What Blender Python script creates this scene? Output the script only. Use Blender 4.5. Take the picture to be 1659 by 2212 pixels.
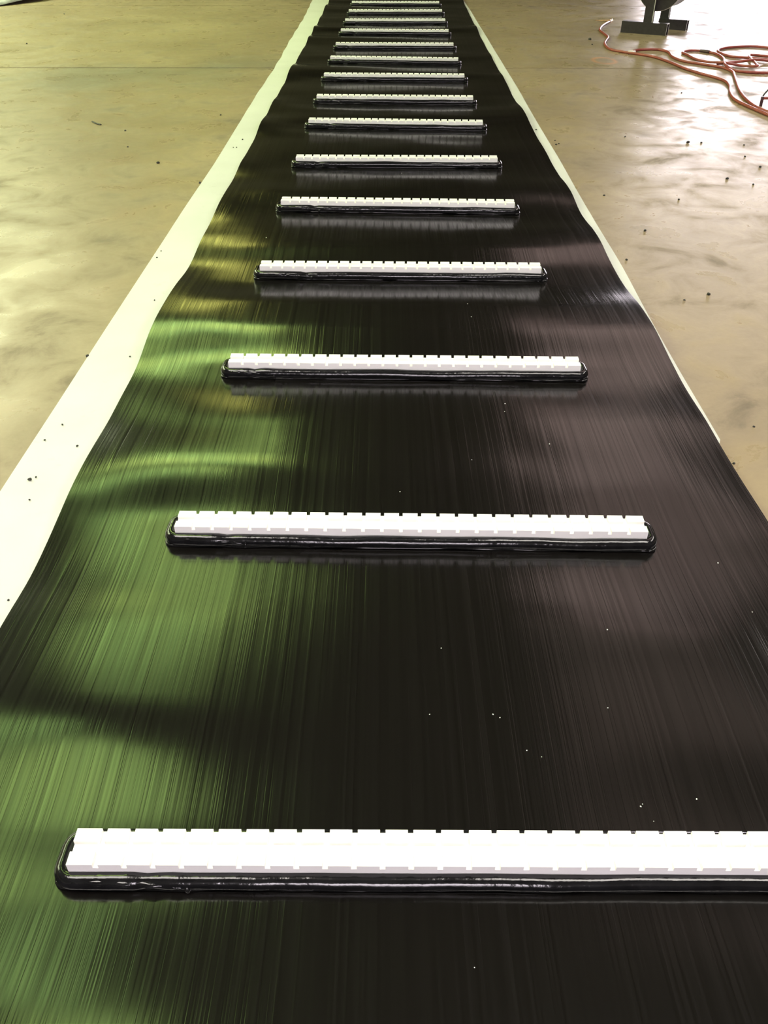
import bpy, bmesh, math, random
from mathutils import Vector, noise
from math import sin, cos, pi, atan2

for o in list(bpy.data.objects):
    bpy.data.objects.remove(o)
S = bpy.context.scene
COL = S.collection
random.seed(7)

# ------------------------------------------------------------------ camera
CAM_Z = 1.366
FPX = 1790.0
PITCH = math.atan2(1360.0, FPX)
cd = bpy.data.cameras.new('camera')
cam = bpy.data.objects.new('camera', cd)
COL.objects.link(cam)
cam.location = (0, 0, CAM_Z)
cam.rotation_euler = (pi / 2 - PITCH, 0, 0)
cd.sensor_fit = 'VERTICAL'
cd.sensor_height = 24.0
cd.lens = FPX / 2212.0 * 24.0
cd.clip_start = 0.02
S.camera = cam

# ------------------------------------------------------------------ world, light, exposure
w = bpy.data.worlds.new('sky')
S.world = w
w.use_nodes = True
bg = w.node_tree.nodes['Background']
bg.inputs['Color'].default_value = (1.0, 0.90, 0.97, 1)
bg.inputs['Strength'].default_value = 18.0
S.view_settings.view_transform = 'Standard'
S.view_settings.look = 'None'
S.view_settings.exposure = 0.0
S.view_settings.gamma = 1.0
S.view_settings.use_curve_mapping = False
GREEN = (0.60, 1.0, 0.27)
GREEN_POWER = 7.0
PINK_POWER = 1.7
WHITE_POWER = 14.0

HX0, HX1, HY0, HY1, HZ = -13.0, 16.0, -6.0, 22.0, 6.0
DOOR_BACK = (6.0, 15.0, 0.0, 3.0)     # x0 x1 z0 z1 in the far wall
FILL_OPENING = (-1.2, 1.2, 0.0, 1.9)    # unseen opening added behind the photographer to light the bar fronts


def portal(name, loc, rot, sx, sy):
    l = bpy.data.lights.new(name, 'AREA')
    l.shape = 'RECTANGLE'
    l.size = sx
    l.size_y = sy
    l.cycles.is_portal = True
    o = bpy.data.objects.new(name, l)
    COL.objects.link(o)
    o.location = loc
    o.rotation_euler = rot
    return o


portal('daylight_portal', ((DOOR_BACK[0] + DOOR_BACK[1]) / 2, HY1 + 0.15, DOOR_BACK[3] / 2), (-pi / 2, 0, 0),
       DOOR_BACK[1] - DOOR_BACK[0], DOOR_BACK[3])
portal('daylight_portal', ((FILL_OPENING[0] + FILL_OPENING[1]) / 2, HY0 - 0.15, FILL_OPENING[3] / 2), (pi / 2, 0, 0),
       FILL_OPENING[1] - FILL_OPENING[0], FILL_OPENING[3])


# ------------------------------------------------------------------ measured tables (metres)
EDGE_LEFT_Z = [(1.325, 0.0194), (1.452, 0.0058), (1.555, 0.0), (1.65, 0.0055), (1.762, 0.021), (1.843, 0.025), (1.995, 0.027), (2.29, 0.0069), (2.353, 0.0074), (2.41, 0.0098), (2.496, 0.0036), (2.577, 0.0021), (2.64, 0.0047), (2.715, 0.0197), (2.805, 0.0356), (2.893, 0.0417), (3.04, 0.0441), (3.208, 0.0362), (3.354, 0.0274), (3.52, 0.0032), (3.639, 0.0041), (3.764, 0.0082), (3.878, 0.0154), (4.055, 0.0083), (4.173, 0.0091), (4.285, 0.0235), (4.393, 0.0276), (4.544, 0.0238), (4.677, 0.0133), (4.842, 0.0027), (4.998, 0.0041), (5.139, 0.0154), (5.256, 0.0231), (5.425, 0.0117), (5.671, 0.0036), (5.874, 0.0012), (6.007, 0.0129), (6.11, 0.0282), (6.268, 0.0329), (6.577, 0.0037), (6.705, 0.0125), (6.887, 0.0179), (7.015, 0.0249), (7.213, 0.0017), (7.503, 0.0074), (7.771, 0.0012), (7.89, 0.0076), (8.058, 0.042), (8.317, 0.0439), (8.737, 0.0026), (8.944, 0.0175), (9.21, 0.0043), (9.548, 0.0132), (9.91, 0.0038), (10.206, 0.03), (10.621, 0.0056), (10.948, 0.0395), (11.429, 0.0023), (11.954, 0.0193), (12.331, 0.0073), (12.942, 0.0452), (13.509, 0.0054), (13.677, 0.0372)]
EDGE_RIGHT_Z = [(1.726, 0.0097), (1.853, 0.0134), (1.968, 0.0081), (2.127, 0.0042), (2.177, 0.0085), (2.283, 0.0027), (2.391, 0.0037), (2.514, 0.0001), (2.631, 0.0083), (2.745, 0.0219), (2.86, 0.0275), (2.992, 0.0283), (3.113, 0.0214), (3.286, 0.0042), (3.448, 0.0007), (3.552, 0.01), (3.681, 0.0215), (3.815, 0.0296), (3.937, 0.0275), (4.117, 0.0098), (4.3, 0.001), (4.444, 0.0077), (4.604, 0.0225), (4.776, 0.0198), (5.116, 0.001), (5.485, 0.0035), (5.864, 0.0019), (6.152, 0.009), (6.371, 0.0317), (6.657, 0.0311), (7.026, 0.0004), (7.36, 0.0), (7.685, 0.005), (7.971, 0.0172), (8.326, 0.0022), (8.837, 0.0), (9.153, 0.0127), (9.439, 0.0015), (10.008, 0.0), (10.664, 0.0), (11.026, 0.025), (11.349, 0.007), (12.169, 0.0032), (12.955, 0.0145), (13.482, 0.002), (13.783, 0.027)]
BASE_LEFT = [(1.5, -0.864), (2.5, -0.865), (3.6, -0.864), (4.9, -0.861), (5.8, -0.857), (6.6, -0.856), (7.2, -0.847), (7.8, -0.84), (8.75, -0.829), (9.9, -0.818), (11.4, -0.799), (12.4, -0.792), (13.5, -0.778), (15, -0.76)]
BASE_RIGHT = [(1.7, 1.015), (2.5, 1.0125), (3.45, 1.011), (4.3, 1.0085), (5.1, 1.0165), (5.9, 1.0205), (7.0, 1.021), (7.7, 1.034), (8.3, 1.038), (9.4, 1.05), (10.6, 1.066), (12.2, 1.095), (13.5, 1.12), (15, 1.15)]
BARS = [(0.07, 0.8074, -0.005), (0.0678, 1.7094, -0.0182), (0.0693, 2.6134, -0.0205), (0.0703, 3.5031, -0.0205), (0.0706, 4.4076, -0.0392), (0.0754, 5.2598, -0.0178), (0.0804, 6.2211, -0.0584), (0.0838, 7.039, -0.0439), (0.0877, 7.9506, -0.0452), (0.097, 8.801, -0.0868), (0.1082, 9.6651, -0.0259), (0.1203, 10.6507, -0.0459), (0.1337, 11.5316, 0.0), (0.1464, 12.4457, 0.0), (0.1592, 13.3764, -0.0232)]
UNDER_LEFT = [(1.89, -1.081), (2.3, -1.074), (2.78, -1.07), (2.93, -1.069), (3.3, -1.064), (3.68, -1.059), (4.08, -1.054), (4.46, -1.051), (5.24, -1.034), (6.77, -1.03), (7.49, -1.028), (8.26, -1.014), (9.23, -1.01), (9.93, -1.021), (10.89, -1.018), (12.08, -1.012), (14.15, -1.044)]
UNDER_RIGHT = [(2.15, 1.032), (2.35, 1.037), (2.57, 1.034), (2.86, 1.041), (3.19, 1.048), (3.62, 1.066), (3.96, 1.064), (4.64, 1.07), (5.4, 1.086), (6.31, 1.092), (6.79, 1.099), (7.57, 1.113), (8.46, 1.119), (9.38, 1.126), (10.5, 1.136), (11.57, 1.143), (12.63, 1.154)]


def lerp_tab(tab, t, k=1):
    if t <= tab[0][0]:
        return tab[0][k]
    for a, b in zip(tab, tab[1:]):
        if t <= b[0]:
            u = (t - a[0]) / max(1e-6, b[0] - a[0])
            return a[k] + (b[k] - a[k]) * u
    return tab[-1][k]


def smooth_tab(tab, t, r):
    s = wsum = 0.0
    for i in range(-6, 7):
        g_ = math.exp(-(i / 3.0) ** 2)
        s += g_ * lerp_tab(tab, t + r * i / 3.0)
        wsum += g_
    return s / wsum


def at(px, py, z=0.0):
    """ground position (metres) seen at a pixel of the 1659x2212 frame"""
    x = (px - 829.5) / FPX
    y = (1106.0 - py) / FPX
    d = Vector((x, cos(PITCH) + y * sin(PITCH), -sin(PITCH) + y * cos(PITCH)))
    t = (z - CAM_Z) / d.z
    return Vector((d.x * t, d.y * t, z))


# ------------------------------------------------------------------ materials
def new_mat(name):
    m = bpy.data.materials.new(name)
    m.use_nodes = True
    nt = m.node_tree
    for n in list(nt.nodes):
        nt.nodes.remove(n)
    out = nt.nodes.new('ShaderNodeOutputMaterial')
    return m, nt, out


def N(nt, kind, **kw):
    n = nt.nodes.new(kind)
    for k, v in kw.items():
        if k.startswith('i_'):
            n.inputs[k[2:].replace('_', ' ')].default_value = v
        else:
            setattr(n, k, v)
    return n


def ramp(nt, fac, stops):
    r = nt.nodes.new('ShaderNodeValToRGB')
    el = r.color_ramp.elements
    while len(el) < len(stops):
        el.new(0.5)
    for e, (p, c) in zip(el, stops):
        e.position = p
        e.color = (*c, 1) if len(c) == 3 else c
    nt.links.new(fac, r.inputs['Fac'])
    return r.outputs['Color']


def mixc(nt, fac, a, b, mode='MIX'):
    m = nt.nodes.new('ShaderNodeMix')
    m.data_type = 'RGBA'
    m.blend_type = mode
    for s, v in ((m.inputs[0], fac), (m.inputs[6], a), (m.inputs[7], b)):
        if hasattr(v, 'node'):
            nt.links.new(v, s)
        elif isinstance(v, (int, float)):
            s.default_value = v
        else:
            s.default_value = (*v, 1)
    return m.outputs[2]


def math_n(nt, op, a, b=None, c=None, clamp=False):
    m = nt.nodes.new('ShaderNodeMath')
    m.operation = op
    m.use_clamp = clamp
    for i, v in enumerate((a, b, c)):
        if v is None:
            continue
        if hasattr(v, 'node'):
            nt.links.new(v, m.inputs[i])
        else:
            m.inputs[i].default_value = v
    return m.outputs[0]


def coords(nt, kind='Object', scale=(1, 1, 1), loc=(0, 0, 0)):
    tc = nt.nodes.new('ShaderNodeTexCoord')
    mp = nt.nodes.new('ShaderNodeMapping')
    mp.inputs['Scale'].default_value = scale
    mp.inputs['Location'].default_value = loc
    nt.links.new(tc.outputs[kind], mp.inputs['Vector'])
    return mp.outputs[0]


def noise_n(nt, vec, scale, detail=3, rough=0.5, dist=0.0):
    n = nt.nodes.new('ShaderNodeTexNoise')
    n.inputs['Scale'].default_value = scale
    n.inputs['Detail'].default_value = detail
    n.inputs['Roughness'].default_value = rough
    n.inputs['Distortion'].default_value = dist
    nt.links.new(vec, n.inputs['Vector'])
    return n.outputs['Fac']


def bump_n(nt, h, strength, dist, normal=None):
    b = nt.nodes.new('ShaderNodeBump')
    b.inputs['Strength'].default_value = strength
    b.inputs['Distance'].default_value = dist
    nt.links.new(h, b.inputs['Height'])
    if normal is not None:
        nt.links.new(normal, b.inputs['Normal'])
    return b.outputs[0]


def principled(nt, out, base, rough=0.5, metal=0.0, normal=None, ior=1.5, **kw):
    p = nt.nodes.new('ShaderNodeBsdfPrincipled')
    for s, v in ((p.inputs['Base Color'], base), (p.inputs['Roughness'], rough), (p.inputs['Metallic'], metal)):
        if hasattr(v, 'node'):
            nt.links.new(v, s)
        elif isinstance(v, (int, float)):
            s.default_value = v
        else:
            s.default_value = (*v, 1)
    p.inputs['IOR'].default_value = ior
    for k, v in kw.items():
        p.inputs[k.replace('_', ' ')].default_value = v
    if normal is not None:
        nt.links.new(normal, p.inputs['Normal'])
    nt.links.new(p.outputs[0], out.inputs[0])
    return p


def simple(name, col, rough=0.5, metal=0.0, nscale=20, var=0.15, bump=0.0):
    m, nt, out = new_mat(name)
    v = coords(nt)
    f = noise_n(nt, v, nscale, 4)
    c = ramp(nt, f, [(0.3, tuple(x * (1 - var) for x in col)), (0.7, tuple(min(1, x * (1 + var)) for x in col))])
    nrm = bump_n(nt, f, bump, 0.01) if bump else None
    principled(nt, out, c, rough, metal, nrm)
    return m


# --- concrete
def mat_concrete():
    m, nt, out = new_mat('polished_concrete')
    v = coords(nt, 'Object')
    vs = coords(nt, 'Object', (0.8, 0.8, 1))
    big = noise_n(nt, vs, 0.9, 5, 0.6, 0.4)
    mid = noise_n(nt, vs, 4.5, 6, 0.62, 0.5)
    fine = noise_n(nt, v, 60, 4, 0.6)
    c = ramp(nt, big, [(0.30, (0.25, 0.19, 0.118)), (0.5, (0.30, 0.23, 0.145)), (0.72, (0.355, 0.275, 0.175))])
    c2 = ramp(nt, mid, [(0.27, (0.52, 0.52, 0.55)), (0.42, (0.88, 0.88, 0.89)), (0.6, (1.03, 1.03, 1.0)), (0.8, (1.14, 1.12, 1.08))])
    c = mixc(nt, 1.0, c, c2, 'MULTIPLY')
    c3 = ramp(nt, fine, [(0.3, (0.92, 0.92, 0.92)), (0.7, (1.06, 1.06, 1.06))])
    c = mixc(nt, 0.6, c, c3, 'MULTIPLY')
    # worn dark spots
    vo = nt.nodes.new('ShaderNodeTexVoronoi')
    vo.inputs['Scale'].default_value = 1.9
    vd = coords(nt, 'Object', (0.8, 1.0, 1))
    warp = nt.nodes.new('ShaderNodeVectorMath'); warp.operation = 'ADD'
    nz = nt.nodes.new('ShaderNodeTexNoise'); nz.inputs['Scale'].default_value = 9
    nt.links.new(v, nz.inputs['Vector'])
    nt.links.new(vd, warp.inputs[0])
    sc = nt.nodes.new('ShaderNodeVectorMath'); sc.operation = 'SCALE'; sc.inputs['Scale'].default_value = 0.12
    nt.links.new(nz.outputs['Color'], sc.inputs[0])
    nt.links.new(sc.outputs[0], warp.inputs[1])
    nt.links.new(warp.outputs[0], vo.inputs['Vector'])
    spot = ramp(nt, vo.outputs['Distance'], [(0.02, (1, 1, 1)), (0.16, (0, 0, 0))])
    gate = ramp(nt, noise_n(nt, v, 2.2, 2), [(0.42, (0, 0, 0)), (0.66, (1, 1, 1))])
    sp = mixc(nt, 1.0, spot, gate, 'MULTIPLY')
    c = mixc(nt, sp, c, mixc(nt, 0.72, c, (0.10, 0.085, 0.06)))
    # grey-green oily stain left of the strip near the saw cut
    sep = nt.nodes.new('ShaderNodeSeparateXYZ')
    nt.links.new(nt.nodes[0].outputs[0] if False else coords(nt, 'Object'), sep.inputs[0])

    def blob(cx, cy, rx, ry, amp, warpamt):
        wv = noise_n(nt, v, 1.7, 4)
        dx = math_n(nt, 'DIVIDE', math_n(nt, 'SUBTRACT', sep.outputs[0], cx), rx)
        dy = math_n(nt, 'DIVIDE', math_n(nt, 'SUBTRACT', sep.outputs[1], cy), ry)
        r = math_n(nt, 'ADD', math_n(nt, 'MULTIPLY', dx, dx), math_n(nt, 'MULTIPLY', dy, dy))
        r = math_n(nt, 'ADD', r, math_n(nt, 'MULTIPLY', math_n(nt, 'SUBTRACT', wv, 0.5), warpamt))
        return math_n(nt, 'MULTIPLY', math_n(nt, 'SUBTRACT', 1.0, r, clamp=True), amp)
    b1 = blob(-2.3, 8.15, 1.3, 0.75, 0.55, 2.2)
    b2 = blob(-1.3, 8.9, 0.6, 0.5, 0.6, 2.2)
    c = mixc(nt, b1, c, (0.16, 0.15, 0.115))
    c = mixc(nt, b2, c, (0.17, 0.15, 0.115))
    # faded orange spray ring (right of the strip) and its short dash
    dx = math_n(nt, 'DIVIDE', math_n(nt, 'SUBTRACT', sep.outputs[0], 2.12), 0.12)
    dy = math_n(nt, 'DIVIDE', math_n(nt, 'SUBTRACT', sep.outputs[1], 8.98), 0.20)
    rr = math_n(nt, 'SQRT', math_n(nt, 'ADD', math_n(nt, 'MULTIPLY', dx, dx), math_n(nt, 'MULTIPLY', dy, dy)))
    ring = math_n(nt, 'SUBTRACT', 1.0, math_n(nt, 'MULTIPLY', math_n(nt, 'ABSOLUTE', math_n(nt, 'SUBTRACT', rr, 0.85)), 4.0), clamp=True)
    ring = math_n(nt, 'MULTIPLY', ring, math_n(nt, 'MULTIPLY', noise_n(nt, v, 7, 3), 1.3), clamp=True)
    c = mixc(nt, math_n(nt, 'MULTIPLY', ring, 1.0), c, (0.55, 0.24, 0.09))
    # small chips in the surface
    rgh = ramp(nt, mid, [(0.32, (0.60, 0.60, 0.60)), (0.47, (0.40, 0.40, 0.40)), (0.62, (0.27, 0.27, 0.27))])
    h = math_n(nt, 'ADD', math_n(nt, 'MULTIPLY', mid, 1.0), math_n(nt, 'MULTIPLY', fine, 0.12))
    nrm = bump_n(nt, h, 0.12, 0.01)
    principled(nt, out, c, rgh, 0, nrm, ior=1.45)
    return m


# --- black extruded rubber strip: glossy, fine die lines running along it
def mat_rubber_strip():
    m, nt, out = new_mat('glossy_black_extruded_rubber')
    u1 = coords(nt, 'UV', (150, 0.12, 1))
    u2 = coords(nt, 'UV', (38, 0.09, 1), (3, 0, 0))
    u3 = coords(nt, 'UV', (620, 3.0, 1), (1, 0, 0))
    u4 = coords(nt, 'UV', (5, 1.3, 1), (7, 2, 0))
    n1 = noise_n(nt, u1, 1.0, 2, 0.5)
    n2 = noise_n(nt, u2, 1.0, 3, 0.6)
    n3 = noise_n(nt, u3, 1.0, 1)
    n4 = noise_n(nt, u4, 1.0, 2)
    sharp = ramp(nt, n2, [(0.48, (0, 0, 0)), (0.5, (1, 1, 1)), (0.52, (0, 0, 0))])
    nrm = bump_n(nt, n4, 0.2, 0.012)
    nrm = bump_n(nt, n2, 0.3, 0.0012, nrm)
    nrm = bump_n(nt, sharp, 0.13, 0.0004, nrm)
    nrm = bump_n(nt, n1, 0.4, 0.0004, nrm)
    nrm = bump_n(nt, n3, 0.25, 0.00012, nrm)
    c = mixc(nt, n1, (0.0035, 0.0031, 0.0028), (0.0075, 0.0066, 0.006))
    r = ramp(nt, n1, [(0.3, (0.13, 0.13, 0.13)), (0.7, (0.21, 0.21, 0.21))])
    u5 = coords(nt, 'UV', (210, 0.06, 1), (11, 0, 0))
    u6 = coords(nt, 'UV', (55, 0.05, 1), (2, 0, 0))
    n5 = noise_n(nt, u5, 1.0, 2, 0.6)
    n6 = noise_n(nt, u6, 1.0, 2, 0.6)
    spec = math_n(nt, 'ADD', math_n(nt, 'MULTIPLY', n5, 0.75), math_n(nt, 'MULTIPLY', n6, 0.55))
    spec = math_n(nt, 'SUBTRACT', spec, 0.15, clamp=True)
    p = principled(nt, out, c, r, 0, nrm, ior=1.5)
    nt.links.new(spec, p.inputs['Specular IOR Level'])
    return m


def mat_underlay():
    m, nt, out = new_mat('white_underlay_sheet')
    v = coords(nt)
    a = noise_n(nt, v, 3.0, 4)
    c = ramp(nt, a, [(0.3, (0.57, 0.57, 0.54)), (0.7, (0.63, 0.63, 0.60))])
    vo = nt.nodes.new('ShaderNodeTexVoronoi')
    vo.inputs['Scale'].default_value = 9
    nt.links.new(v, vo.inputs['Vector'])
    spot = ramp(nt, vo.outputs['Distance'], [(0.02, (1, 1, 1)), (0.05, (0, 0, 0))])
    gate = ramp(nt, noise_n(nt, v, 5, 2), [(0.56, (0, 0, 0)), (0.6, (1, 1, 1))])
    c = mixc(nt, mixc(nt, 1.0, spot, gate, 'MULTIPLY'), c, (0.22, 0.2, 0.17))
    sm = ramp(nt, noise_n(nt, v, 8, 5, 0.7), [(0.62, (0, 0, 0)), (0.75, (0.5, 0.5, 0.5))])
    c = mixc(nt, sm, c, (0.46, 0.46, 0.41))
    nrm = bump_n(nt, noise_n(nt, v, 120, 3), 0.1, 0.002)
    principled(nt, out, c, 0.55, 0, nrm)
    return m


def mat_emit(name, c0, c1, power, scale=0.5):
    m, nt, out = new_mat(name)
    v = coords(nt)
    f = noise_n(nt, v, scale, 4, 0.6)
    c = ramp(nt, f, [(0.35, c0), (0.65, c1)])
    e = nt.nodes.new('ShaderNodeEmission')
    e.inputs['Strength'].default_value = power
    nt.links.new(c, e.inputs['Color'])
    nt.links.new(e.outputs[0], out.inputs[0])
    return m


M = {}
M['concrete'] = mat_concrete()
M['base'] = simple('joint_filler', (0.025, 0.02, 0.016), 0.9)
M['rubber'] = mat_rubber_strip()
M['under'] = mat_underlay()
M['plastic'] = simple('white_plastic', (0.88, 0.86, 0.87), 0.38, 0, 8, 0.02)
M['bead'] = simple('glossy_black_weld_rubber', (0.008, 0.008, 0.009), 0.13, 0, 40, 0.3, 0.12)
M['lip'] = simple('smooth_black_rubber_lip', (0.012, 0.012, 0.012), 0.07, 0, 60, 0.2)
M['steel'] = simple('dark_grey_painted_steel', (0.03, 0.026, 0.028), 0.38, 0, 30, 0.25, 0.05)
M['edge'] = simple('painted_edge_highlight', (0.75, 0.74, 0.76), 0.3, 0.6, 30, 0.05)  # pale colour stands for light caught on the fan's edges
M['hose'] = simple('red_rubber_hose', (0.27, 0.055, 0.042), 0.38, 0, 30, 0.2)
M['brass'] = simple('brass_fitting', (0.70, 0.52, 0.30), 0.3, 0.8, 60, 0.2)
M['darkfit'] = simple('dark_coupling', (0.06, 0.03, 0.035), 0.4, 0.3, 60, 0.2)
M['greenp'] = simple('green_plastic', (0.05, 0.16, 0.10), 0.4, 0, 20, 0.1)
M['tarp'] = simple('grey_plastic_sheet', (0.30, 0.29, 0.31), 0.4, 0, 6, 0.3, 0.3)
M['crumb'] = simple('black_rubber_crumb', (0.02, 0.018, 0.016), 0.6, 0, 90, 0.4)
M['lint'] = simple('white_lint', (0.9, 0.9, 0.88), 0.6, 0, 90, 0.1)
M['wall'] = simple('dark_painted_wall', (0.05, 0.042, 0.036), 0.7, 0, 1.5, 0.2)
M['wallside'] = simple('brown_painted_wall', (0.16, 0.13, 0.10), 0.7, 0, 1.5, 0.2)
M['ceil'] = simple('dark_ceiling_deck', (0.045, 0.038, 0.034), 0.7, 0, 1.5, 0.2)
M['ground'] = simple('bright_yard', (0.45, 0.43, 0.40), 0.9, 0, 1.0, 0.1)
M['sky_green'] = mat_emit('green_backlit_roof_panel', (0.40, 0.78, 0.24), (1.0, 1.3, 0.30), GREEN_POWER)
M['sky_yellow'] = mat_emit('yellow_backlit_roof_panel', (0.8, 0.9, 0.2), (1.0, 0.9, 0.2), GREEN_POWER * 0.9)
M['bounce_pink'] = mat_emit('pink_bounce_glow', (1.0, 0.78, 0.70), (0.9, 0.62, 0.56), PINK_POWER)  # glowing panel stands for doorway light bounced onto the ceiling
M['bounce_dim'] = mat_emit('faint_bounce_glow', (1.0, 0.78, 0.66), (0.9, 0.66, 0.56), PINK_POWER * 0.4)  # weaker glow for the same bounced light, closer to the camera
M['fill_warm'] = mat_emit('warm_fill_panel', (0.86, 1.0, 0.62), (0.92, 1.0, 0.58), WHITE_POWER * 0.80)  # added panel, out of view, brightens the left floor
M['fill_white'] = mat_emit('white_fill_panel', (1.0, 0.95, 0.88), (1.0, 0.92, 0.84), WHITE_POWER)  # added panels, out of view, brighten the bar tops and floor


# ------------------------------------------------------------------ object helpers
def tag(o, label=None, cat=None, group=None, kind=None):
    for k, v in (('label', label), ('category', cat), ('group', group), ('kind', kind)):
        if v:
            o[k] = v
    return o


def obj(name, bm, mat, parent=None, smooth=False):
    me = bpy.data.meshes.new(name)
    bm.normal_update()
    bm.to_mesh(me)
    bm.free()
    for mm in (mat if isinstance(mat, (list, tuple)) else [mat]):
        me.materials.append(mm)
    if smooth:
        for p in me.polygons:
            p.use_smooth = True
    o = bpy.data.objects.new(name, me)
    COL.objects.link(o)
    if parent is not None:
        o.parent = parent
    return o


def empty(name, loc, rz=0.0):
    o = bpy.data.objects.new(name, None)
    COL.objects.link(o)
    o.empty_display_size = 0.1
    o.location = loc
    o.rotation_euler = (0, 0, rz)
    return o


def add_box(bm, x0, x1, y0, y1, z0, z1, mi=0):
    v = [bm.verts.new(p) for p in ((x0, y0, z0), (x1, y0, z0), (x1, y1, z0), (x0, y1, z0),
                                   (x0, y0, z1), (x1, y0, z1), (x1, y1, z1), (x0, y1, z1))]
    for q in ((0, 3, 2, 1), (4, 5, 6, 7), (0, 1, 5, 4), (1, 2, 6, 5), (2, 3, 7, 6), (3, 0, 4, 7)):
        f = bm.faces.new([v[i] for i in q])
        f.material_index = mi
    return v


def box_obj(name, b, mat, parent=None, bevel=0.0):
    bm = bmesh.new()
    add_box(bm, *b)
    if bevel:
        bmesh.ops.bevel(bm, geom=bm.edges[:], offset=bevel, segments=2, affect='EDGES', profile=0.7)
    return obj(name, bm, mat, parent)


def catmull(pts, per=8, closed=False):
    pts = [Vector(p) for p in pts]
    n = len(pts)
    out = []
    rng = range(n) if closed else range(n - 1)
    for i in rng:
        if closed:
            p0, p1, p2, p3 = pts[(i - 1) % n], pts[i], pts[(i + 1) % n], pts[(i + 2) % n]
        else:
            p0, p1, p2, p3 = pts[max(i - 1, 0)], pts[i], pts[i + 1], pts[min(i + 2, n - 1)]
        for k in range(per):
            t = k / per
            out.append(0.5 * ((2 * p1) + (p2 - p0) * t + (2 * p0 - 5 * p1 + 4 * p2 - p3) * t * t
                              + (3 * p1 - p0 - 3 * p2 + p3) * t ** 3))
    if not closed:
        out.append(pts[-1])
    return out


def add_tube(bm, pts, rad, seg=10, closed=False, flat=1.0, cap=True):
    """tube along pts; rad is a number or f(i, t) -> radius; flat scales the vertical radius"""
    rings = []
    n = len(pts)
    for i, p in enumerate(pts):
        if closed:
            d = pts[(i + 1) % n] - pts[i - 1]
        else:
            d = pts[min(i + 1, n - 1)] - pts[max(i - 1, 0)]
        d.normalize()
        up = Vector((0, 0, 1)) if abs(d.z) < 0.95 else Vector((0, 1, 0))
        s = d.cross(up).normalized()
        u = s.cross(d).normalized()
        r = rad(i, i / max(1, n - 1)) if callable(rad) else rad
        rings.append([bm.verts.new(p + s * (r * cos(2 * pi * k / seg)) + u * (r * flat * sin(2 * pi * k / seg))) for k in range(seg)])
    m = n if closed else n - 1
    for i in range(m):
        a, b = rings[i], rings[(i + 1) % n]
        for k in range(seg):
            bm.faces.new((a[k], a[(k + 1) % seg], b[(k + 1) % seg], b[k]))
    if not closed and cap:
        bm.faces.new(rings[0])
        bm.faces.new(rings[-1][::-1])
    bmesh.ops.recalc_face_normals(bm, faces=bm.faces[:])


# ------------------------------------------------------------------ the setting: hall shell
floor = empty('floor', (0, 0, 0))
tag(floor, kind='structure')
o = box_obj('joint_filler', (HX0, HX1, HY0, HY1, -0.2, -0.008), M['base'], floor)


def slab(x0, x1, ya0, ya1, yb0, yb1):
    """concrete slab; near edge y from ya0 (left) to ya1 (right), far edge yb0..yb1"""
    bm = bmesh.new()
    v = [bm.verts.new(p) for p in ((x0, ya0, -0.15), (x1, ya1, -0.15), (x1, yb1, -0.15), (x0, yb0, -0.15),
                                   (x0, ya0, 0), (x1, ya1, 0), (x1, yb1, 0), (x0, yb0, 0))]
    for q in ((0, 3, 2, 1), (4, 5, 6, 7), (0, 1, 5, 4), (1, 2, 6, 5), (2, 3, 7, 6), (3, 0, 4, 7)):
        bm.faces.new([v[i] for i in q])
    return obj('concrete_slab', bm, M['concrete'], floor)


g = 0.010
slab(HX0, HX1, HY0, HY0, 8.63 - g, 8.52 - g)
slab(HX0, HX1, 8.63 + g, 8.52 + g, 13.56 - g, 13.2 - g)
slab(HX0, HX1, 13.56 + g, 13.2 + g, HY1, HY1)


def wall_with_door(name, y0, y1, door):
    bm = bmesh.new()
    add_box(bm, HX0, door[0], y0, y1, 0, HZ)
    add_box(bm, door[1], HX1, y0, y1, 0, HZ)
    add_box(bm, door[0], door[1], y0, y1, door[3], HZ)
    return tag(obj(name, bm, M['wall']), kind='structure')


wall_with_door('wall_back', HY1, HY1 + 0.1, DOOR_BACK)
wall_with_door('wall_front', HY0 - 0.1, HY0, FILL_OPENING)
tag(box_obj('wall_left', (HX0 - 0.1, HX0, HY0, HY1, 0, HZ), M['wallside']), kind='structure')
tag(box_obj('wall_right', (HX1, HX1 + 0.1, HY0, HY1, 0, HZ), M['wallside']), kind='structure')
tag(box_obj('ceiling', (HX0, HX1, HY0, HY1, HZ, HZ + 0.15), M['ceil']), kind='structure')
tag(box_obj('trim_1', (HX0 - 40, HX1 + 40, HY1 + 0.1, HY1 + 60, -0.2, -0.02), M['ground']), kind='structure')
tag(box_obj('trim_2', (HX0 - 40, HX1 + 40, HY0 - 60, HY0 - 0.1, -0.2, -0.02), M['ground']), kind='structure')

# roof panels: green and yellow mirrored in the strip, the others added for light
n_panel = 0
for (x0, x1, y0, y1, mk) in [
    (-3.0, -1.8, 1.8, 4.0, 'sky_green'), (-4.1, -2.9, 4.2, 5.2, 'sky_green'),
    (-3.5, -1.9, 7.6, 8.7, 'sky_green'), (-3.9, -1.5, 9.4, 12.6, 'sky_green'),
    (-4.6, -3.2, 17.6, 20.4, 'sky_yellow'),
    (2.4, 4.8, 8.2, 15.0, 'bounce_pink'), (1.7, 4.4, 4.2, 8.0, 'bounce_dim'),
    (-3.8, -1.2, -1.6, 1.3, 'fill_white'), (0.8, 3.6, -1.6, 1.3, 'fill_white'),
    (-12.8, -6.9, 3.0, 20.0, 'fill_warm'), (6.6, 8.2, 0.0, 9.0, 'fill_white'),
]:
    n_panel += 1
    tag(box_obj('light_panel_%d' % n_panel, (x0, x1, y0, y1, HZ - 0.05, HZ - 0.02), M[mk]), kind='structure')
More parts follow.
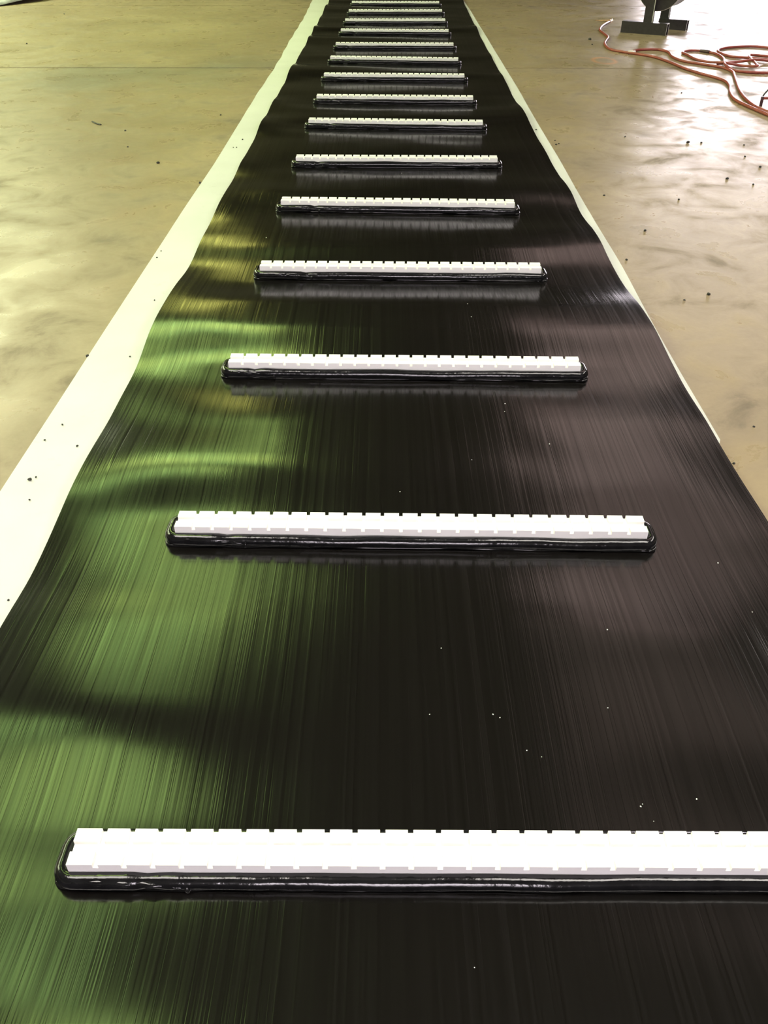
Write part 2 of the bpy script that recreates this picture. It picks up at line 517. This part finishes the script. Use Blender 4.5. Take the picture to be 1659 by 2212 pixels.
# roof purlins crossing under the deck
for k, y in enumerate((-3.0, 1.2, 6.6, 9.0, 13.4, 16.6, 20.9)):
    bm = bmesh.new()
    add_box(bm, HX0, HX1, y - 0.06, y + 0.06, HZ - 0.10, HZ - 0.085)
    add_box(bm, HX0, HX1, y - 0.01, y + 0.01, HZ - 0.30, HZ - 0.085)
    add_box(bm, HX0, HX1, y - 0.06, y + 0.06, HZ - 0.315, HZ - 0.30)
    tag(obj('trim_%d' % (3 + k), bm, M['ceil']), kind='structure')

# ------------------------------------------------------------------ white underlay sheet
Y0, Y1 = -0.7, 15.2


def xu_left(y):
    return smooth_tab(UNDER_LEFT, y, 0.25) + 0.004 * sin(y * 9.1) * min(1, max(0, (y - 6) / 3))


def xu_right(y):
    if y < 2.1:
        return 1.0
    return smooth_tab(UNDER_RIGHT, y, 0.25)


def sheet(name, xl, xr, zf, ny, nx, thick, mat, uvs=False, ys=None):
    bm = bmesh.new()
    uvl = bm.loops.layers.uv.new('UVMap')
    top, bot = [], []
    for j in range(ny + 1):
        y = Y0 + (Y1 - Y0) * j / ny
        a, b = xl(y), xr(y)
        rt, rb = [], []
        for i in range(nx + 1):
            u = i / nx
            x = a + (b - a) * u
            z = zf(x, y, u)
            rt.append(bm.verts.new((x, y, z)))
            rb.append(bm.verts.new((x, y, z - thick)))
        top.append(rt)
        bot.append(rb)
    def face(vs, uv=None):
        f = bm.faces.new(vs)
        f.smooth = True
        for l in f.loops:
            co = l.vert.co
            c = 0.5 * (xl(co.y) + xr(co.y))
            l[uvl].uv = (co.x - c, co.y)
        return f
    for j in range(ny):
        for i in range(nx):
            face((top[j][i], top[j][i + 1], top[j + 1][i + 1], top[j + 1][i]))
            face((bot[j][i], bot[j + 1][i], bot[j + 1][i + 1], bot[j][i + 1]))
        face((top[j][0], top[j + 1][0], bot[j + 1][0], bot[j][0]))
        face((top[j][nx], bot[j][nx], bot[j + 1][nx], top[j + 1][nx]))
    for i in range(nx):
        face((top[0][i], bot[0][i], bot[0][i + 1], top[0][i + 1]))
        face((top[ny][i], top[ny][i + 1], bot[ny][i + 1], bot[ny][i]))
    bm.verts.ensure_lookup_table()
    for e in bm.edges:
        if len(e.link_faces) == 2:
            bm.normal_update()
            break
    for e in bm.edges:
        if len(e.link_faces) == 2 and e.link_faces[0].normal.dot(e.link_faces[1].normal) < 0.5:
            e.smooth = False
    return obj(name, bm, mat)


def z_under(x, y, u):
    e = min(1.0, max(0.0, (y - 6.0) / 4.0))
    return 0.0022 + 0.0016 * e * (1 + noise.noise(Vector((x * 2, y * 3.0, 4.0))))


und = sheet('underlay_sheet', xu_left, xu_right, z_under, 200, 10, 0.0015, M['under'])
tag(und, 'long white underlay sheet lying on the concrete beneath the black rubber strip', 'sheet')

# ------------------------------------------------------------------ black rubber strip
MAT_T = 0.004
BASE_Z = 0.008


def bar_flat(x, y):
    """1 where a bar is welded down and holds the rubber flat"""
    m = 0.0
    for (bx, by, a) in BARS:
        d = abs((y - (by - 0.034) - (x - bx) * math.tan(a)))
        if d > 0.4:
            continue
        fy = max(0.0, 1 - max(0.0, d - 0.05) / 0.30)
        fx = max(0.0, 1 - max(0.0, abs(x - bx) - 0.61) / 0.42)
        fy = fy * fy * (3 - 2 * fy)
        fx = fx * fx * (3 - 2 * fx)
        m = max(m, fy * fx)
    return m


BAR0_Y = [b[1] - 0.034 for b in BARS]


def xm_left(y):
    return lerp_tab(BASE_LEFT, y)


def xm_right(y):
    return lerp_tab(BASE_RIGHT, y)


def z_mat(x, y, u):
    # waves measured along both edges, fading toward the middle of the strip
    zl = smooth_tab(EDGE_LEFT, y, 0.10)
    zr = smooth_tab(EDGE_RIGHT, y, 0.14)
    cut = 0.55 + 0.45 * (2 * u - 1) ** 2
    z = (zl * (1 - u) + zr * u) * cut
    z += 0.010 * (noise.noise(Vector((x * 1.5 + 5, y * 2.2, 1.7))) + 0.35)
    z += 0.0025 * noise.noise(Vector((x * 3.1, y * 5.0, 8.2)))
    z = max(z, 0.0)
    f = bar_flat(x, y)
    return BASE_Z + z * (1 - f)


EDGE_LEFT = [(-0.7, 0.01), (-0.2, 0.03), (0.3, 0.012), (0.8, 0.03), (1.1, 0.028)] + EDGE_LEFT_Z
EDGE_RIGHT = [(-0.7, 0.01), (-0.2, 0.02), (0.3, 0.006), (0.8, 0.02), (1.3, 0.006)] + EDGE_RIGHT_Z
mat_o = sheet('rubber_strip', xm_left, xm_right, z_mat, 560, 56, MAT_T, M['rubber'])
tag(mat_o, 'long glossy black rubber strip with wavy edges carrying the row of white bars', 'rubber strip')

# ------------------------------------------------------------------ notched white bars with their weld beads
BL, BW, BH = 1.2, 0.067, 0.054
PITCHX = BL / 25.0
GAP = 0.0096
GD = 0.0095            # groove depth
RW = BW * 0.36         # depth of each row of teeth


def bar_mesh():
    bm = bmesh.new()
    hx = BL / 2
    # origin: middle of the far top edge projected on the rubber
    y1, y0 = 0.0, -BW
    xs = [(-hx + i * PITCHX + (GAP / 2 if i else 0), -hx + (i + 1) * PITCHX - (GAP / 2 if i < 24 else 0)) for i in range(25)]
    zt = BH - GD
    cut = [-hx]
    for a, b in xs:
        cut += [a, b]
    cut = sorted(set(round(c, 6) for c in cut + [hx]))
    ysr = [y0, y0 + RW, y1 - RW, y1]
    def tooth(xa, xb, k):
        if k == 1:
            return False
        xm = (xa + xb) / 2
        return any(a < xm < b for a, b in xs)
    vc = {}
    def V(x, y, z):
        key = (round(x, 5), round(y, 5), round(z, 5))
        if key not in vc:
            vc[key] = bm.verts.new(key)
        return vc[key]
    nx = len(cut) - 1
    H = [[BH if tooth(cut[i], cut[i + 1], k) else zt for k in range(3)] for i in range(nx)]
    for i in range(nx):
        xa, xb = cut[i], cut[i + 1]
        for k in range(3):
            ya, yb = ysr[k], ysr[k + 1]
            h = H[i][k]
            bm.faces.new((V(xa, ya, h), V(xb, ya, h), V(xb, yb, h), V(xa, yb, h)))
            if k < 2 and H[i][k + 1] != h:
                lo, hi = sorted((h, H[i][k + 1]))
                bm.faces.new((V(xa, yb, lo), V(xb, yb, lo), V(xb, yb, hi), V(xa, yb, hi)))
            if i < nx - 1 and H[i + 1][k] != h:
                lo, hi = sorted((h, H[i + 1][k]))
                bm.faces.new((V(xb, ya, lo), V(xb, yb, lo), V(xb, yb, hi), V(xb, ya, hi)))
        # front and back walls of the teeth
        for yy, k in ((y0, 0), (y1, 2)):
            if H[i][k] > zt:
                bm.faces.new((V(xa, yy, zt), V(xb, yy, zt), V(xb, yy, BH), V(xa, yy, BH)))
            bm.faces.new((V(xa, yy, 0), V(xb, yy, 0), V(xb, yy, zt), V(xa, yy, zt)))
        bm.faces.new((V(xa, y0, 0), V(xa, y1, 0), V(xb, y1, 0), V(xb, y0, 0)))
    for xx, i in ((-hx, 0), (hx, nx - 1)):
        for k in range(3):
            ya, yb = ysr[k], ysr[k + 1]
            bm.faces.new((V(xx, ya, 0), V(xx, yb, 0), V(xx, yb, zt), V(xx, ya, zt)))
            if H[i][k] > zt:
                bm.faces.new((V(xx, ya, zt), V(xx, yb, zt), V(xx, yb, BH), V(xx, ya, BH)))
    bmesh.ops.recalc_face_normals(bm, faces=bm.faces[:])
    return bm


def bead_path(off_y, off_x, z, seed, wob=0.0015, s0=0.0, s1=1.0):
    """closed rounded path round the bar's foot (bar coordinates)"""
    hx = BL / 2
    pts = []
    x0, x1 = -hx - off_x, hx + off_x
    ya, yb = -BW - off_y, off_y
    r = 0.022
    def arc(cx, cy, a0, a1, n=5):
        for k in range(n + 1):
            a = a0 + (a1 - a0) * k / n
            pts.append(Vector((cx + r * cos(a), cy + r * sin(a), z)))
    nfr = 56
    for k in range(nfr + 1):
        pts.append(Vector((x0 + r + (x1 - x0 - 2 * r) * k / nfr, ya, z)))
    arc(x1 - r, ya + r, -pi / 2, 0)
    arc(x1 - r, yb - r, 0, pi / 2)
    for k in range(28 + 1):
        pts.append(Vector((x1 - r - (x1 - x0 - 2 * r) * k / 28, yb, z)))
    arc(x0 + r, yb - r, pi / 2, pi)
    arc(x0 + r, ya + r, pi, 1.5 * pi)
    q = []
    for p in pts:
        if q and (p - q[-1]).length < 1e-4:
            continue
        n1 = noise.noise(Vector((p.x * 7 + seed * 3.1, p.y * 9, seed)))
        n2 = noise.noise(Vector((p.x * 23 + seed, p.y * 9, seed * 2 + 5)))
        p.y += wob * (n1 + 0.5 * n2) * (1 if p.y < -0.03 else 0.5)
        p.z += wob * 1.2 * noise.noise(Vector((p.x * 5 + seed * 2, p.y, 3 + seed)))
        q.append(p)
    if (q[0] - q[-1]).length < 1e-4:
        q.pop()
    return q


def make_bar(idx):
    bx, by, a = BARS[idx]
    root = empty('notched_bar', (bx, by, BASE_Z + 0.001), a)
    if idx == 0:
        make_bar.mesh = None
    if make_bar.mesh is None:
        b = obj('bar_body', bar_mesh(), M['plastic'], root)
        make_bar.mesh = b.data
    else:
        b = bpy.data.objects.new('bar_body', make_bar.mesh)
        COL.objects.link(b)
        b.parent = root
    rnd = random.Random(100 + idx)
    seam = -BL / 2 + BL * (0.152, 0.135, 0.115, 0.17, 0.15, 0.12, 0.14, 0.13, 0.12, 0.15, 0.12, 0.13, 0.14, 0.12, 0.13)[idx]
    # main fat ridge, swelling and pinching along the front
    pts = bead_path(0.006, 0.017, 0.0165, idx * 1.7, 0.0022)
    pinches = [seam + rnd.uniform(-0.05, 0.0), rnd.uniform(-0.15, 0.2), rnd.uniform(0.2, 0.55)]

    def rad(i, t):
        p = pts[i]
        r = 0.0138 + 0.0012 * noise.noise(Vector((p.x * 9, idx * 5.0, 2)))
        if p.x < seam and p.y < -0.03:
            r *= 1.07
        for q in pinches[:1]:
            r *= 1 - 0.30 * math.exp(-((p.x - q) / 0.012) ** 2) * (1 if p.y < -0.03 else 0)
        return r
    bm = bmesh.new()
    add_tube(bm, pts, rad, 12, True, 1.25)
    bead = obj('weld_bead', bm, M['bead'], root, True)
    # second strand laid over the first at the left, ending in a torn tip
    bm = bmesh.new()
    p2 = []
    for k in range(15):
        t = k / 14
        x = -BL / 2 + 0.008 + (seam + 0.02 + BL / 2) * t
        p2.append(Vector((x, -BW - 0.011 - 0.004 * t + 0.0015 * sin(k * 1.9 + idx), 0.0245 - 0.011 * t ** 2.5)))
    add_tube(bm, p2, lambda i, t: 0.0078 * (1 - 0.45 * t ** 3) * (1 + 0.12 * sin(i * 2.3 + idx)), 10, False, 0.8)
    obj('bead_overlap', bm, M['bead'], bead, True)
    # thin squeezed-out lip at the outer foot of the bead
    pts3 = bead_path(0.0125, 0.029, 0.003, idx * 2.3 + 9, 0.0016)
    bm = bmesh.new()
    add_tube(bm, pts3, lambda i, t: 0.0034 + 0.0007 * sin(i * 0.9), 8, True, 0.9)
    obj('bead_lip', bm, M['lip'], bead, True)
    # small knot of squeezed rubber under the seam
    bm = bmesh.new()
    bmesh.ops.create_icosphere(bm, subdivisions=2, radius=1.0)
    for v in bm.verts:
        v.co *= 1 + 0.25 * noise.noise(v.co * 1.7 + Vector((idx, 0, 0)))
        v.co = Vector((seam + 0.018 + v.co.x * 0.006, -BW - 0.014 + v.co.y * 0.009, 0.010 + v.co.z * 0.012))
    obj('bead_knot', bm, M['lip'], bead, True)
    return root


ORD = ['nearest the camera, its right end out of frame', 'second from the camera, its whole length in view',
       'third from the camera', 'fourth from the camera', 'fifth from the camera', 'sixth from the camera',
       'seventh from the camera', 'eighth counting away from the camera', 'ninth counting away from the camera',
       'sixth counting from the far end', 'fifth counting from the far end', 'fourth counting from the far end',
       'third counting from the far end', 'second counting from the far end', 'farthest of all at the top edge']
for i in range(len(BARS)):
    r = make_bar(i)
    tag(r, 'white notched plastic bar, ' + ORD[i], 'bar', 'white bars welded across the strip')

# ------------------------------------------------------------------ red hoses


def lift(p, i):
    return p


def hose(name, px, rad, label, z=None, mat='hose', parent=None, per=8, zs=None):
    pts = []
    for i, (x, y) in enumerate(px):
        zz = rad if zs is None else zs[i] + rad
        q = at(x, y, zz)
        pts.append(q)
    c = catmull(pts, per)
    bm = bmesh.new()
    add_tube(bm, c, rad, 10)
    o = obj(name, bm, M[mat], parent, True)
    return o, c


HR = 0.0115
A = [(1319, 45), (1303, 54), (1295.5, 63.6), (1304, 72), (1313.4, 80.2), (1309, 88), (1306.5, 95.5), (1319, 106.5), (1355, 113.4),
     (1407.5, 121.7), (1443.5, 132.8), (1476.7, 146.7), (1510, 157.7), (1545.9, 167.4), (1568, 176), (1576.5, 187), (1577.5, 199), (1588, 215),
     (1620.6, 231.5), (1659, 248), (1700, 265)]
oa, _ = hose('air_hose', A, HR, '')
tag(oa, 'red rubber air hose ending in a brass fitting beside the fan, snaking toward the right', 'hose')
# brass coupling and nozzle at its tip (parts of the hose)
p0, p1 = at(1319, 45, HR), at(1303, 54, HR)
d = (p0 - p1).normalized()
bm = bmesh.new()
add_tube(bm, [p0 - d * 0.05, p0 + d * 0.01], 0.016, 8)
add_tube(bm, [p0 + d * 0.01, p0 + d * 0.035], 0.022, 6)
obj('hose_coupling', bm, M['brass'], oa)
e = Vector((-1, 0.12, 0)).normalized()
bm = bmesh.new()
pt = p0 + d * 0.02
add_tube(bm, [pt, pt + e * 0.06, pt + e * 0.19], lambda i, t: (0.014, 0.011, 0.004)[i], 8)
obj('hose_nozzle', bm, M['brass'], oa)

Bp = [(1372, 112.5), (1370, 109.6), (1388, 107), (1421, 107), (1443.5, 112.4), (1452.6, 122.5), (1476.7, 131.8), (1518, 138.7),
      (1559.7, 145.7), (1581.9, 154.5), (1586.5, 164.5), (1592, 180), (1600, 199), (1617, 219), (1641, 235), (1672, 245), (1712, 250)]
Bz = [0.0] * 17
Bz[7] = 0.0
ob, _ = hose('air_hose', Bp, HR, '', zs=Bz)
tag(ob, 'red rubber air hose with a white taped end that bows up behind the first hose', 'hose')
bm = bmesh.new()
q = at(1372, 112.5, HR)
add_tube(bm, [q, q + Vector((-0.03, -0.004, 0)), q + Vector((-0.075, -0.01, 0))], lambda i, t: (0.0135, 0.0145, 0.012)[i], 10)
obj('taped_end', bm, M['lint'], ob, True)

Cp = [(1720, 112), (1659, 103), (1620, 100), (1588, 101.5), (1563, 104.2), (1550, 109.6), (1566, 118.5), (1588, 123), (1615, 124.7), (1659, 128.5),
      (1700, 133), (1712, 126), (1659, 121.6), (1630, 119), (1617.6, 120.5), (1632, 136), (1634, 143), (1601, 141.5), (1565, 135.5),
      (1532, 134), (1504, 128), (1484, 118), (1474, 113.5), (1488, 109.3), (1512.7, 109.8), (1545, 115.6), (1562.5, 126), (1566, 139),
      (1580, 149.4), (1605, 155), (1659, 157.7), (1720, 157), (1730, 143), (1659, 131), (1625.7, 129.5), (1598.7, 133), (1571.7, 135.5), (1548, 138)]
Cz = [0, 0, 0, 0, 0, 0, 0, 0, .004, .01, .006, 0, 0, 0, .006, .024, .024, .006, .024, .004, 0, 0, 0, 0, 0, 0, .004, .024, 0, 0, 0, 0, 0, .012, .03, .012, .012, 0]
oc, cc = hose('coiled_hose', Cp, HR, '', zs=Cz)
tag(oc, 'red rubber hose lying in loose tangled loops at the right frame edge', 'hose')
k0 = min(range(len(cc)), key=lambda i: (cc[i] - at(1518, 110.5, HR)).length)
bm = bmesh.new()
add_tube(bm, cc[k0 - 1:k0 + 5], 0.0155, 8)
obj('hose_coupling', bm, M['darkfit'], oc, True)

# short hose end standing on its fitting at the frame edge
e0, e1 = at(1640, 229, 0.0), at(1700, 231, 0.06)
bm = bmesh.new()
pb = Vector((e0.x + 0.01, e0.y, 0.055))
add_tube(bm, catmull([pb, pb + Vector((0.06, 0, 0.0)), pb + Vector((0.3, 0.01, -0.005)), pb + Vector((0.6, 0.04, -0.044))], 6), 0.0105, 10)
oe = tag(obj('hose_end', bm, M['hose'], None, True), 'short red hose end propped on a small upright fitting at right edge', 'hose')
bm = bmesh.new()
add_tube(bm, [Vector((pb.x, pb.y, 0.0)), Vector((pb.x, pb.y, 0.066))], 0.012, 8)
obj('fitting', bm, M['darkfit'], oe)
bm = bmesh.new()
c0 = at(1646, 212, 0.004)
add_tube(bm, catmull([c0, c0 + Vector((0.02, 0.01, 0.035)), c0 + Vector((0.07, 0.03, 0.075)), c0 + Vector((0.16, 0.06, 0.085)), c0 + Vector((0.3, 0.08, 0.003))], 6), 0.006, 8)
tag(obj('cable', bm, M['crumb'], None, True), 'thin black cable arching off the floor above the short hose end', 'cable')

# ------------------------------------------------------------------ blower fan
FL, FRp = at(1340, 70, 0), at(1437, 77.5, 0)
fd = (FRp - FL)
ang = math.atan2(fd.y, fd.x)
FLEN = fd.length
fan = empty('blower_fan', (FL.x, FL.y, 0), ang)
tag(fan, 'dark grey round blower fan standing on two steel feet by the bright doorway', 'fan')


def channel(name, x0, x1, y0, y1, h, t, parent):
    bm = bmesh.new()
    add_box(bm, x0, x1, y0, y0 + t, 0, h)
    add_box(bm, x0, x1, y1 - t, y1, 0, h)
    add_box(bm, x0, x1, y0 + t, y1 - t, h - t, h)
    o = obj(name, bm, M['steel'], parent)
    bm = bmesh.new()
    e = 0.0015
    add_box(bm, x1, x1 + e, y0, y0 + t, 0, h)
    add_box(bm, x1, x1 + e, y1 - t, y1, 0, h)
    add_box(bm, x1, x1 + e, y0 + t, y1 - t, h - t, h)
    obj('edge_highlight', bm, M['edge'], o)  # bright strips paint the lit outline of the open end
    return o


DEP = 0.52
channel('foot', 0, FLEN, 0, 0.09, 0.115, 0.008, fan)
channel('foot', 0.27, 0.60, DEP, DEP + 0.09, 0.105, 0.008, fan)  # rear foot sized to a dark patch right of the fan
pc = FLEN * 0.56
for (yy, nm) in ((0.012, 'front'), (DEP + 0.03, 'rear')):
    pc += 0.03 if nm == 'rear' else 0
    bm = bmesh.new()
    add_box(bm, pc - 0.05, pc + 0.045, yy, yy + 0.008, 0.10, 0.62)
    add_box(bm, pc + 0.045, pc + 0.053, yy, yy + 0.045, 0.10, 0.62)
    po = obj('post', bm, M['steel'], fan)
    bm = bmesh.new()
    add_box(bm, pc + 0.0455, pc + 0.0535, yy - 0.0015, yy, 0.118, 0.62)
    obj('edge_highlight', bm, M['edge'], po)  # pale strip paints the highlight along the post
RAD, FCX, FCZ = 0.25, FLEN * 0.68, 0.475


def drum(bm, cx, cz, r0, r1, ya, yb, seg=40, cap=True):
    rings = []
    for (r, y) in ((r0, ya), (r0 * 1.0, ya + 0.02), ((r0 + r1) / 2 * 0.98, (ya + yb) / 2), (r1, yb - 0.02), (r1, yb)):
        rings.append([bm.verts.new((cx + r * cos(2 * pi * k / seg), y, cz + r * sin(2 * pi * k / seg))) for k in range(seg)])
    for a, b in zip(rings, rings[1:]):
        for k in range(seg):
            bm.faces.new((a[k], a[(k + 1) % seg], b[(k + 1) % seg], b[k]))
    if cap:
        bm.faces.new(rings[0])
        bm.faces.new(rings[-1][::-1])
    bmesh.ops.recalc_face_normals(bm, faces=bm.faces[:])


bm = bmesh.new()
drum(bm, FCX, FCZ, RAD, RAD * 0.96, 0.075, DEP + 0.02)
hs = obj('housing', bm, M['steel'], fan, False)


def ring_obj(name, cx, cz, r, y, tr, mat, parent):
    bm = bmesh.new()
    pts = [Vector((cx + r * cos(2 * pi * k / 48), y, cz + r * sin(2 * pi * k / 48))) for k in range(48)]
    rings = []
    for k, p in enumerate(pts):
        n = Vector((cos(2 * pi * k / 48), 0, sin(2 * pi * k / 48)))
        rings.append([bm.verts.new(p + n * tr * cos(a) + Vector((0, tr * sin(a), 0))) for a in (0, pi / 3, 2 * pi / 3, pi, 4 * pi / 3, 5 * pi / 3)])
    for k in range(48):
        a, b = rings[k], rings[(k + 1) % 48]
        for q in range(6):
            bm.faces.new((a[q], a[(q + 1) % 6], b[(q + 1) % 6], b[q]))
    bmesh.ops.recalc_face_normals(bm, faces=bm.faces[:])
    return obj(name, bm, mat, parent, True)


ring_obj('rim', FCX, FCZ, RAD, 0.085, 0.006, M['edge'], hs)  # pale ring paints the light catching on the rim
ring_obj('rim', FCX, FCZ, RAD * 0.96, DEP + 0.01, 0.006, M['edge'], hs)
for q in range(6):
    a = q * pi / 3 + 0.2
    bm = bmesh.new()
    add_box(bm, -0.02, 0.02, -0.002, 0.004, 0.03, RAD - 0.05)
    for v in bm.verts:
        x, z = v.co.x, v.co.z
        v.co.x = FCX + x * cos(a) + z * sin(a)
        v.co.z = FCZ - x * sin(a) + z * cos(a)
        v.co.y += 0.071
    obj('spoke', bm, M['steel'], hs)
bm = bmesh.new()
drum(bm, FCX, FCZ, 0.05, 0.05, 0.03, 0.075, 20)
obj('hub', bm, M['steel'], fan, False)
bm = bmesh.new()
drum(bm, FCX + 0.15, FCZ - 0.10, 0.011, 0.011, 0.068, 0.0745, 14)
obj('pale_hole_disc', bm, M['edge'], hs)  # pale disc added in place of a white oval hole
# motor box with green cover and pale cap hanging on the right of the housing
bm = bmesh.new()
add_box(bm, FCX + 0.24, FCX + 0.42, 0.14, 0.32, 0.40, 0.60)
bmesh.ops.bevel(bm, geom=bm.edges[:], offset=0.02, segments=2, affect='EDGES')
mo = obj('motor', bm, M['greenp'], fan)
bm = bmesh.new()
drum(bm, FCX + 0.30, 0.44, 0.030, 0.030, 0.10, 0.145, 20)
obj('motor_cap', bm, M['lint'], mo)

# ------------------------------------------------------------------ grey plastic sheet at the far left
bm = bmesh.new()
c0 = at(92, -3, 0)
nx, ny = 22, 16
gr = []
for j in range(ny + 1):
    row = []
    for i in range(nx + 1):
        u, v = i / nx, j / ny
        x = -7.6 + (-4.93 + 7.6) * u
        yn = 13.23 + 0.75 * max(0, (u - 0.80) / 0.20) ** 1.4
        y = yn + (15.4 - yn) * v
        z = 0.008 + 0.03 * abs(noise.noise(Vector((x * 2.2, y * 2.2, 3)))) + 0.16 * math.exp(-((v - 0.25) / 0.3) ** 2) * (0.5 + 0.5 * u)
        z *= 0.08 + 0.92 * min(1, v * 4 + max(0, (u - 0.85) * 5))
        row.append(bm.verts.new((x, y, z + 0.004)))
    gr.append(row)
for j in range(ny):
    for i in range(nx):
        bm.faces.new((gr[j][i], gr[j][i + 1], gr[j + 1][i + 1], gr[j + 1][i]))
tp = obj('plastic_sheet', bm, M['tarp'], None, True)
sm = tp.modifiers.new('thick', 'SOLIDIFY')
sm.thickness = 0.004
tag(tp, 'crumpled grey plastic sheet with a lifted dark edge at far left of floor', 'sheet')

# ------------------------------------------------------------------ crumbs, scraps and lint


def crumb_mesh(seed, sx, sy, sz):
    bm = bmesh.new()
    bmesh.ops.create_icosphere(bm, subdivisions=1, radius=1.0)
    for v in bm.verts:
        v.co *= 1 + 0.45 * noise.noise(v.co * 1.9 + Vector((seed, seed * 2, 0)))
        v.co = Vector((v.co.x * sx, v.co.y * sy, max(-0.6, v.co.z) * sz + 0.6 * sz))
    return bm


CR = [crumb_mesh(k, 0.009, 0.007, 0.006) for k in range(4)]
crm = []
for k, b in enumerate(CR):
    me = bpy.data.meshes.new('rubber_crumb')
    b.to_mesh(me)
    b.free()
    me.materials.append(M['crumb'])
    crm.append(me)


def size_word(s):
    return 'tiny' if s < 0.65 else 'small' if s < 1.0 else 'coarse' if s < 1.35 else 'large'


def side_word(p):
    d = max(xu_left(p.y) - p.x, p.x - xu_right(p.y))
    return 'beside the sheet' if d < 0.12 else 'near the sheet' if d < 0.6 else 'out on the floor' if d < 1.3 else 'far out on the floor'


RANK = ['first', 'second', 'third', 'fourth', 'fifth', 'sixth', 'seventh', 'eighth', 'ninth', 'tenth', 'eleventh', 'twelfth', 'thirteenth', 'fourteenth', 'fifteenth']


def level(y):
    ys = [b[1] - 0.034 for b in BARS]
    for i, v in enumerate(ys):
        if abs(y - v) < 0.16:
            return 'level with %s bar' % RANK[i]
    if y < ys[0]:
        return 'nearer than first bar'
    for i in range(len(ys) - 1):
        if y < ys[i + 1]:
            return 'between %s and %s bars' % (RANK[i], RANK[i + 1])
    return 'beyond last bar'


def crumb(px, py, s, label, group, z=0.0, k=0, name='rubber_crumb'):
    o = bpy.data.objects.new(name, crm[k % 4])
    COL.objects.link(o)
    o.location = at(px, py, z)
    o.scale = (s, s, s)
    o.rotation_euler = (0, 0, k * 1.3)
    return tag(o, label % (size_word(s), side_word(o.location)) + ', ' + level(o.location.y), 'crumb', group)


for k, (x, y, s) in enumerate([(1486, 309, 1.5), (1515, 309, 0.9), (1607, 314, 0.7), (1609, 339, 0.9), (1642, 362, 1.1), (1571, 387, 1.2), (1627, 399, 0.8),
                               (1472, 201, 0.7), (1466, 432, 0.9), (1305, 423, 0.8), (1350, 296, 0.8), (1274, 86, 2.2), (1279, 97, 1.2),
                               (1530, 637, 1.1), (1478, 649, 0.6), (1393, 499, 1.0), (1353, 562, 0.8), (1201, 313, 0.9), (1207, 311, 0.8), (1199, 304, 0.7),
                               (1585, 1002, 0.6), (1628, 922, 0.5)]):
    crumb(x, y, s, '%s dark crumb right of strip, %s', 'rubber crumbs on the concrete right of the strip', 0, k)
for k, (x, y, s) in enumerate([(342, 353, 1.3), (271, 283, 1.0), (58, 95, 1.2), (189, 770, 0.8), (139, 31, 1.4), (477, 249, 0.8), (432, 396, 1.1), (276, 318, 0.7)]):
    crumb(x, y, s, '%s dark crumb left of strip, %s', 'rubber crumbs on the concrete left of the strip', 0, k)
for k, (x, y, s) in enumerate([(65, 1037, 0.8), (78, 1031, 0.4), (64, 1080, 0.4), (167, 964, 0.5), (135, 918, 0.5), (97, 951, 0.4), (334, 649, 0.5), (339, 557, 0.5),
                               (348, 543, 0.5), (281, 771, 0.5), (524, 302, 0.7), (511, 319, 0.6), (504, 319, 0.5), (18, 1297, 0.4), (1158, 281, 0.8)]):
    crumb(x, y, s, '%s dark crumb on white underlay sheet%.0s', 'crumbs on the white underlay', 0.0045 if y > 320 else 0.005, k)

bm = bmesh.new()
q = at(199, 262, 0.005)
r_ = at(218, 269, 0.005)
add_tube(bm, catmull([q, (q + r_) / 2 + Vector((0, -0.012, 0)), r_], 4), 0.006, 6, False, 0.7)
tag(obj('rubber_scrap', bm, M['crumb']), 'thin curved black rubber scrap alone on the concrete at upper left', 'scrap')

bm = bmesh.new()
bmesh.ops.create_icosphere(bm, subdivisions=1, radius=1.0)
for v in bm.verts:
    v.co = Vector((v.co.x * 0.0018, v.co.y * 0.0013, v.co.z * 0.0006))
me = bpy.data.meshes.new('lint_fleck')
bm.to_mesh(me)
bm.free()
me.materials.append(M['lint'])
for k, (x, y) in enumerate([(1170, 1635), (1138, 1621), (1384, 1742), (1412, 1774), (1080, 1550), (1065, 1543), (1025, 2090), (928, 1543), (1018, 684), (1019, 993),
                            (1187, 959), (1091, 872), (1090, 889), (864, 1062), (1551, 1216), (1625, 1322), (1313, 1529), (1312, 1360), (1388, 1737), (1010, 656),
                            (575, 513), (868, 374), (953, 1400), (1505, 1726)]):
    o = bpy.data.objects.new('lint_fleck', me)
    COL.objects.link(o)
    p = at(x, y, 0.010)
    for _ in range(4):
        u = (p.x - xm_left(p.y)) / (xm_right(p.y) - xm_left(p.y))
        p = at(x, y, z_mat(p.x, p.y, min(1, max(0, u))) + 0.0004)
    o.location = p
    sc = 0.5 + 0.25 * (k % 3) + 0.15 * p.y
    o.scale = (sc, sc, 1)
    o.rotation_euler = (0, 0, k)
    uu = (p.x - xm_left(p.y)) / (xm_right(p.y) - xm_left(p.y))
    tag(o, 'white lint fleck on %s of black strip, ' % ('left part' if uu < 0.4 else 'middle' if uu < 0.62 else 'right part') + level(p.y), 'lint', 'lint flecks on the rubber strip')
